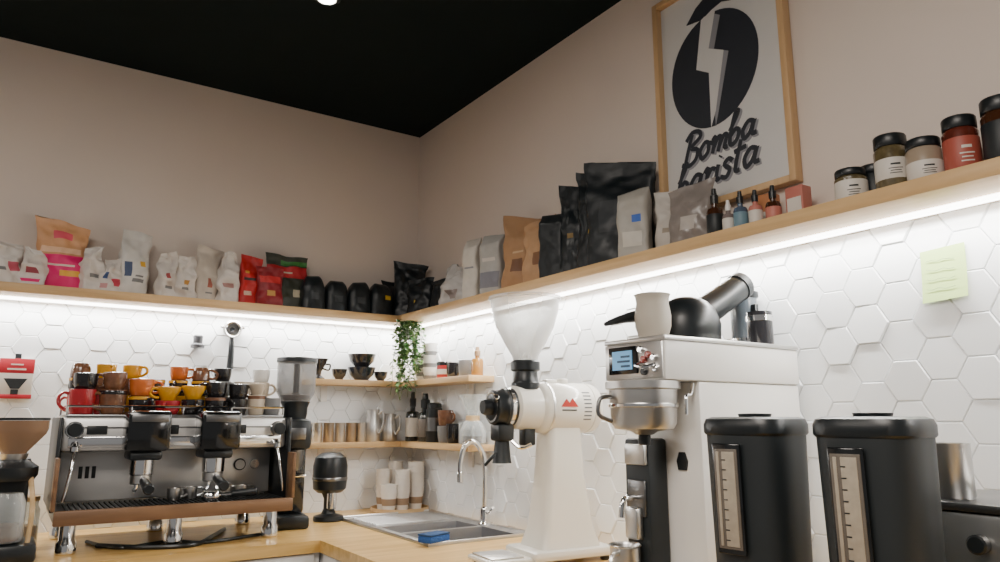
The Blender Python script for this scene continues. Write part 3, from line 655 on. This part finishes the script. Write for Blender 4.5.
# ------------------------------------------------------------ thermal dispensers
def thermos(x,y):
    b=B()
    b.lathe([(0,0),(.072,0),(.078,.008),(.078,.03),(.074,.04),(.076,.10),(.0825,.385),(.0825,.395)],BLKM,64,sq=3.2)
    b.lathe([(.084,.390),(.087,.394),(.087,.410),(.083,.420),(.072,.424),(.0,.424)],BLK,64,sq=3.2)
    b.lathe([(0,.424),(.03,.424),(.032,.430),(0,.432)],BLK,24)
    CRM=mat('gauge_window',(.13,.11,.09),.25,var=.2,scale=40); CR2=mat('gauge_strip',(.36,.31,.24),.3,var=.25,scale=60)
    Mf=T((-.0815,.010,0))@RY(-1.3)
    b.box((-.004,-.026,.175),(.003,.032,.375),BLKG,.003,Mf); b.box((-.006,-.021,.185),(-.003,.027,.365),CRM,.001,Mf)
    b.box((-.0075,-.016,.19),(-.005,.010,.36),CR2,.001,Mf); b.box((-.0075,.016,.19),(-.005,.022,.36),CR2,.001,Mf)
    for i in range(9): b.box((-.0082,.002,.20+i*.018),(-.0074,.010,.202+i*.018),BLK,0,Mf)
    b.box((-.02,-.035,.045),(.0,.03,.075),BLK,.004,T((-.07,0,0))); b.cyl((-.085,0,.062),(-.12,0,.062),.014,BLK); b.cyl((-.115,0,.065),(-.115,0,.03),.009,BLK); b.box((-.125,-.008,.07),(-.105,.008,.105),BLK,.003)
    b.box((-.0835,-.045,.13),(-.080,-.02,.15),DSTEEL,.001)
    b.done('thermal_coffee_dispenser',(x,y,.9),(0,0,math.radians(8)))
thermos(-.49,-2.413); thermos(-.49,-2.650)
b=B(); b.box((-.34,-3.0,.915),(-.06,-2.60,1.165),STEEL,.012); b.box((-.345,-3.005,1.165),(-.055,-2.595,1.18),DSTEEL,.005); b.box((-.345,-3.004,1.06),(-.338,-2.596,1.075),BLK)
for x in (-.31,-.09):
    for y in (-2.96,-2.64): b.cyl((x,y,.9),(x,y,.917),.014,BLK)
b.box((-.346,-2.9,1.09),(-.338,-2.80,1.14),BLKG,.003); b.cyl((-.338,-2.73,1.115),(-.36,-2.73,1.115),.016,BLK)
b.lathe([(0,1.18),(.11,1.18),(.115,1.184),(.115,1.19),(.105,1.193),(0,1.193)],STEEL,40,loc=(-.2,-2.84,0)); b.done('steel_hot_plate')
b=B(); b.lathe([(0,0),(.031,0),(.033,.003),(.033,.094),(.034,.097),(.031,.097),(.030,.005),(0,.005)],STEEL,28)
b.done('steel_canister',(-.275,-2.668,1.18))
b=B(); b.tube([(-.40,-3.02,.905),(-.43,-2.90,.906),(-.40,-2.80,.93),(-.38,-2.86,1.0),(-.36,-2.93,1.03),(-.345,-2.95,1.03)],.005,BLK,8,6); b.done('appliance_cable')
# sticky note
b=B(); n=8; vs=[];fs=[]
for j in range(n+1):
    for i in range(n+1):
        u_,v_=i/n,j/n; vs.append((-.012-.012*(1-v_)**2,-2.53-.095*u_,1.575+.12*v_+.006*u_))
for j in range(n):
    for i in range(n): a=j*(n+1)+i; fs.append([a,a+1,a+n+2,a+n+1])
NG=mat('note_green',(.48,.66,.22),.7)
b.add(vs,fs,NG); INKG=mat('note_ink',(.2,.28,.15),.8)
for k in range(4): b.tube([(-.0145-.012*(1-.75+.18*k)**2,-2.542-i*.012,1.575+.12*(.75-.18*k)+.002*math.sin(i*2.3+k)+.005) for i in range(6)],.0006,INKG,4,2)
b.done('sticky_note',flat=True)
# ------------------------------------------------------------ wall hung items on left wall
b=B(); FP=mat('pack_red',(.45,.015,.03),.5); b.box((-.055,-.03,0),(.055,0,.15),LW,.003); b.box((-.056,-.031,.095),(.056,-.029,.15),FP,.001); b.box((-.056,-.031,0),(.056,-.029,.016),FP,.001)
b.prism([(-.038,.0),(.038,.0),(.014,-.038),(-.014,-.038)],.002,BLKM,T((0,-.0305,.075))@RX(90)); b.box((-.012,-.034,.016),(.012,-.031,.034),BLKM); b.box((-.03,-.033,.107),(.03,-.031,.113),LW); b.box((-.02,-.033,.125),(.02,-.031,.13),LW); b.box((-.01,-.006,.15),(.01,0,.17),BLK); b.done('coffee_filter_pack',(-1.70,-.011,1.395))
b=B(); b.lathe([(0,.0),(.028,.0),(.028,.012),(.018,.02),(.02,.05),(.016,.055),(0,.055)],mat('tamper_dark',(.06,.06,.065),.35),24,T((0,-.03,0))); b.box((-.01,-.03,.02),(.01,0,.04),BLK); b.done('hanging_tamper',(-1.065,-.011,1.62))
b=B(); Mr=T((0,-.03,.165))@RX(90)
b.band([(.034,-.014),(.038,-.012),(.038,.012),(.034,.014),(.031,.012),(.031,-.012)],STEEL,32,Mr,closed=True); b.lathe([(0,-.012),(.031,-.012),(.031,-.010),(0,-.010)],DSTEEL,28,Mr); b.band([(.028,.008),(.031,.012),(.027,.013)],CHROME,28,Mr)
b.tube([(0,-.03,.13),(0,-.03,.11),(0,-.032,.08),(0,-.03,.02),(0,-.03,-.01)],lambda t:.009+.006*t,BLK,14,4); b.cyl((0,-.03,.165),(0,0,.165),.01,BLK)
b.tube([(-.037,-.03,.17),(-.05,-.03,.175)],.006,CHROME,8,1); b.tube([(.037,-.03,.17),(.05,-.03,.175)],.006,CHROME,8,1)
b.done('hanging_portafilter',(-.925,-.011,1.545))
# ------------------------------------------------------------ corner shelf items
b=B(); b.lathe([(0,0),(.03,0),(.03,.006),(.012,.02),(.014,.035),(.044,.095),(.041,.095),(.01,.04),(0,.04)],MDRK,28); b.tube([(.03,0,.07),(.055,0,.07),(.05,0,.045),(.022,0,.05)],.004,MDRK,8,4); b.done('coffee_dripper',(-.535,-.07,US))
def bowl(x,y,z,r,h,m):
    b=B(); b.lathe([(0,0),(r*.5,0),(r*.52,.006),(r*.85,h*.45),(r,h),(r-.004,h),(r*.82,h*.48),(r*.4,.01),(0,.01)],m,32); b.done('ceramic_bowl',(x,y,z))
MBL=mat('bowl_blue_black',(.010,.015,.024),.25,coat=.4)
bowl(-.325,-.08,US,.066,.062,MBL); bowl(-.325,-.08,US+.062,.066,.062,MDRK)
bowl(-.435,-.075,US,.036,.05,MDRK); bowl(-.225,-.08,US,.034,.045,MBL)
def plant():
    b=B(); rnd=random.Random(5)
    LF=mat('leaf_green',(.035,.11,.02),.5,var=.5,scale=40); LF2=mat('leaf_light',(.14,.24,.07),.5,var=.4,scale=40); SM=mat('stem',(.10,.14,.04),.6)
    PX,PY=-.165,-.245
    b.lathe([(0,.0),(.024,.0),(.028,.003),(.034,.045),(.030,.045),(.026,.008),(0,.008)],mat('pot_white',(.7,.68,.65),.5),24,loc=(PX,PY,1.70))
    b.lathe([(0,1.735),(.030,1.738),(0,1.742)],mat('soil',(.05,.03,.02),.9),20,loc=(PX,PY,0))
    for a in range(3):
        an=a*2.1; b.cyl((PX+.031*math.cos(an),PY+.031*math.sin(an),1.743),(PX+.01,PY+.03,SB),.0012,SM,seg=6,bev=0)
    for s in range(28):
        an=rnd.uniform(0,2*PI); L=rnd.uniform(.10,.38); p0=Vector((PX,PY,1.75)); pts=[p0]
        sp=rnd.uniform(.7,1.35); o=Vector((math.cos(an)*.045*sp,math.sin(an)*.04*sp,.026)); pts.append(p0+o)
        n=6
        for k in range(1,n+1): pts.append(p0+o*(1.1+.10*k/n)+Vector((rnd.uniform(-.014,.014),rnd.uniform(-.014,.014),-L*k/n)))
        b.tube(pts,.0012,SM,5,3)
        NL=int(L*85)+6
        for k in range(NL):
            t=k/NL*(n)+.5; i=min(len(pts)-2,int(t)); q=pts[i].lerp(pts[i+1],t-int(t))
            a2=rnd.uniform(0,2*PI); ln=rnd.uniform(.016,.032); w=ln*.42
            M=T(q)@Matrix.Rotation(a2,4,'Z')@Matrix.Rotation(rnd.uniform(-.6,.9),4,'Y')
            b.add([(0,0,0),(ln*.35,w,.002),(ln*.8,w*.6,0),(ln,0,-.003),(ln*.8,-w*.6,0),(ln*.35,-w,.002),(ln*.5,0,-.002)],[[0,6,1],[1,6,2],[2,6,3],[3,6,4],[4,6,5],[5,6,0]],rnd.choice([LF,LF,LF2]),M)
    b.done('hanging_potted_vine',flat=True)
plant()
b=B()
for i in range(9): b.lathe([(.026,i*.019),(.036,i*.019+.022),(.033,i*.019+.022),(0,i*.019+.004)],MWHT if i%3 else MGRY,26)
b.done('cup_stack',(-.065,-.285,US))
b=B()
for i in range(7): b.lathe([(.026,i*.019),(.035,i*.019+.022),(.032,i*.019+.022),(0,i*.019+.004)],MGRY if i%2 else MWHT,26)
b.done('cup_stack',(-.065,-.20,US))
b=B(); TR=mat('tin_red',(.40,.02,.02),.35); b.lathe([(0,0),(.034,0),(.036,.003),(.036,.06),(.034,.062),(0,.062)],TR,28); b.lathe([(.036,.06),(.037,.075),(.034,.078),(0,.078)],MDRK,28); b.band([(.036,.02),(.037,.021),(.037,.042),(.036,.043)],LW,28); b.done('red_tin',(-.065,-.425,US))
mug('coffee_mug',-.065,-.505,US,.032,.07,MDRK,-90); mug('coffee_mug',-.06,-.60,US,.03,.075,MGRY,-60)
bottle('syrup_bottle',-.06,-.70,US,.026,.125,mat('amber_liquid',(.36,.17,.035),.15,coat=.4),mat('cork',(.35,.22,.12),.7),None,.4)
for i,x in enumerate((-.53,-.475,-.42,-.365,-.315)):
    b=B(); m=STEEL if i%2==0 else mat('brass_steel',(.5,.42,.33),.3,1); b.lathe([(0,0),(.022,0),(.024,.003),(.024,.085),(.026,.088),(.022,.088),(.021,.006),(0,.006)],m,24); b.done('steel_cup',(x,-.075,LS))
for x,y,h in ((-.255,-.07,.15),(-.17,-.075,.13)):
    b=B(); b.lathe([(0,0),(.036,0),(.039,.005),(.039,h*.45),(.030,h*.8),(.033,h),(.030,h),(.027,h*.8),(.036,h*.45),(.035,.008),(0,.008)],STEEL,28)
    b.tube([(.034,0,h*.85),(.060,0,h*.9),(.062,0,h*.5),(.038,0,h*.25)],.005,STEEL,8,4,RZ(-60)); b.done('milk_pitcher',(x,y,LS))
DKB=mat('dark_bottle',(.012,.014,.012),.12,coat=.5)
bottle('wine_bottle',-.075,-.135,LS,.034,.235,DKB,BLK,LW,.36)
bottle('wine_bottle',-.06,-.235,LS,.034,.225,DKB,BLK,mat('lbl_dk',(.12,.10,.08),.5),.5)
b=B(); b.lathe([(0,0),(.036,0),(.038,.004),(.038,.15),(.034,.155),(.034,.175),(.02,.18),(0,.18)],BLK,28); b.band([(.038,.05),(.0388,.051),(.0388,.11),(.038,.111)],DSTEEL,28); b.done('coffee_canister',(-.06,-.325,LS))
mug('coffee_mug',-.06,-.43,LS,.036,.075,MGRY,-100); mug('coffee_mug',-.06,-.43,LS+.075,.036,.07,MBRN,-80); mug('coffee_mug',-.065,-.515,LS,.034,.085,MDRK,-120)
LIQ=mat('coffee_liquid',(.03,.012,.005),.1)
b=B(); b.band([(.0,.001),(.05,.0),(.056,.006),(.057,.05),(.04,.09),(.022,.105),(.045,.17),(.06,.205),(.058,.206),(.02,.108),(.037,.09),(.054,.05),(.052,.009),(0,.008)],GLASS,36)
b.band([(.024,.094),(.03,.094),(.03,.118),(.026,.12)],BAMB,24); b.lathe([(0,.009),(.052,.01),(.0525,.035),(0,.036)],LIQ,28)
b.tube([(.05,0,.07),(.085,0,.07),(.08,0,.025),(.054,0,.02)],.004,GLASS,8,4,RZ(-120)); b.done('pour_over_carafe',(-.075,-.690,LS))
b=B(); b.lathe([(0,0),(.027,0),(.029,.003),(.029,.09),(.026,.09),(.026,.006),(0,.006)],GLASS,24); b.lathe([(0,.007),(.0255,.007),(.0255,.06),(0,.061)],LIQ,24); b.done('water_glass',(-.055,-.597,LS))
# ------------------------------------------------------------ ceiling spotlight
SX,SY=-.915,-1.03
b=B(); b.lathe([(0,ZC),(.05,ZC),(.05,ZC-.02),(.045,ZC-.025),(0,ZC-.025)],BLK,28,loc=(SX,SY,0)); b.lathe([(.0,ZC-.025),(.032,ZC-.025),(.032,ZC-.028),(0,ZC-.028)],mat('lamp_emit',(1,.93,.8),.5,emit=25,var=0),28,loc=(SX,SY,0)); b.done('ceiling_spotlight')
l=bpy.data.lights.new('spot_lamp','SPOT'); l.energy=38; l.spot_size=1.9; l.spot_blend=.9; l.shadow_soft_size=.04; l.color=(1,.92,.82)
o=bpy.data.objects.new('spot_lamp',l); bpy.context.collection.objects.link(o); o.location=(SX,SY,ZC-.04)
area('ceiling_panel_lamp',(-2.3,-3.3,ZC-.03),(0,0,0),1.2,1.2,86,(1,.91,.82))
area('ceiling_panel_lamp_b',(-3.9,-1.8,ZC-.03),(0,0,0),1.0,1.0,46,(1,.91,.82))
w=bpy.data.worlds.new('world'); scn.world=w; w.use_nodes=True; w.node_tree.nodes['Background'].inputs[0].default_value=(.82,.80,.78,1); w.node_tree.nodes['Background'].inputs[1].default_value=.28
# ------------------------------------------------------------ camera
cam=bpy.data.cameras.new('camera'); co=bpy.data.objects.new('camera',cam); bpy.context.collection.objects.link(co)
cam.lens=25.92; cam.sensor_width=36; cam.clip_start=.02; co.location=(-1.71,-3.33,1.32); co.rotation_euler=(PI/2+math.radians(10.85),0,-math.radians(33.9))
scn.camera=co
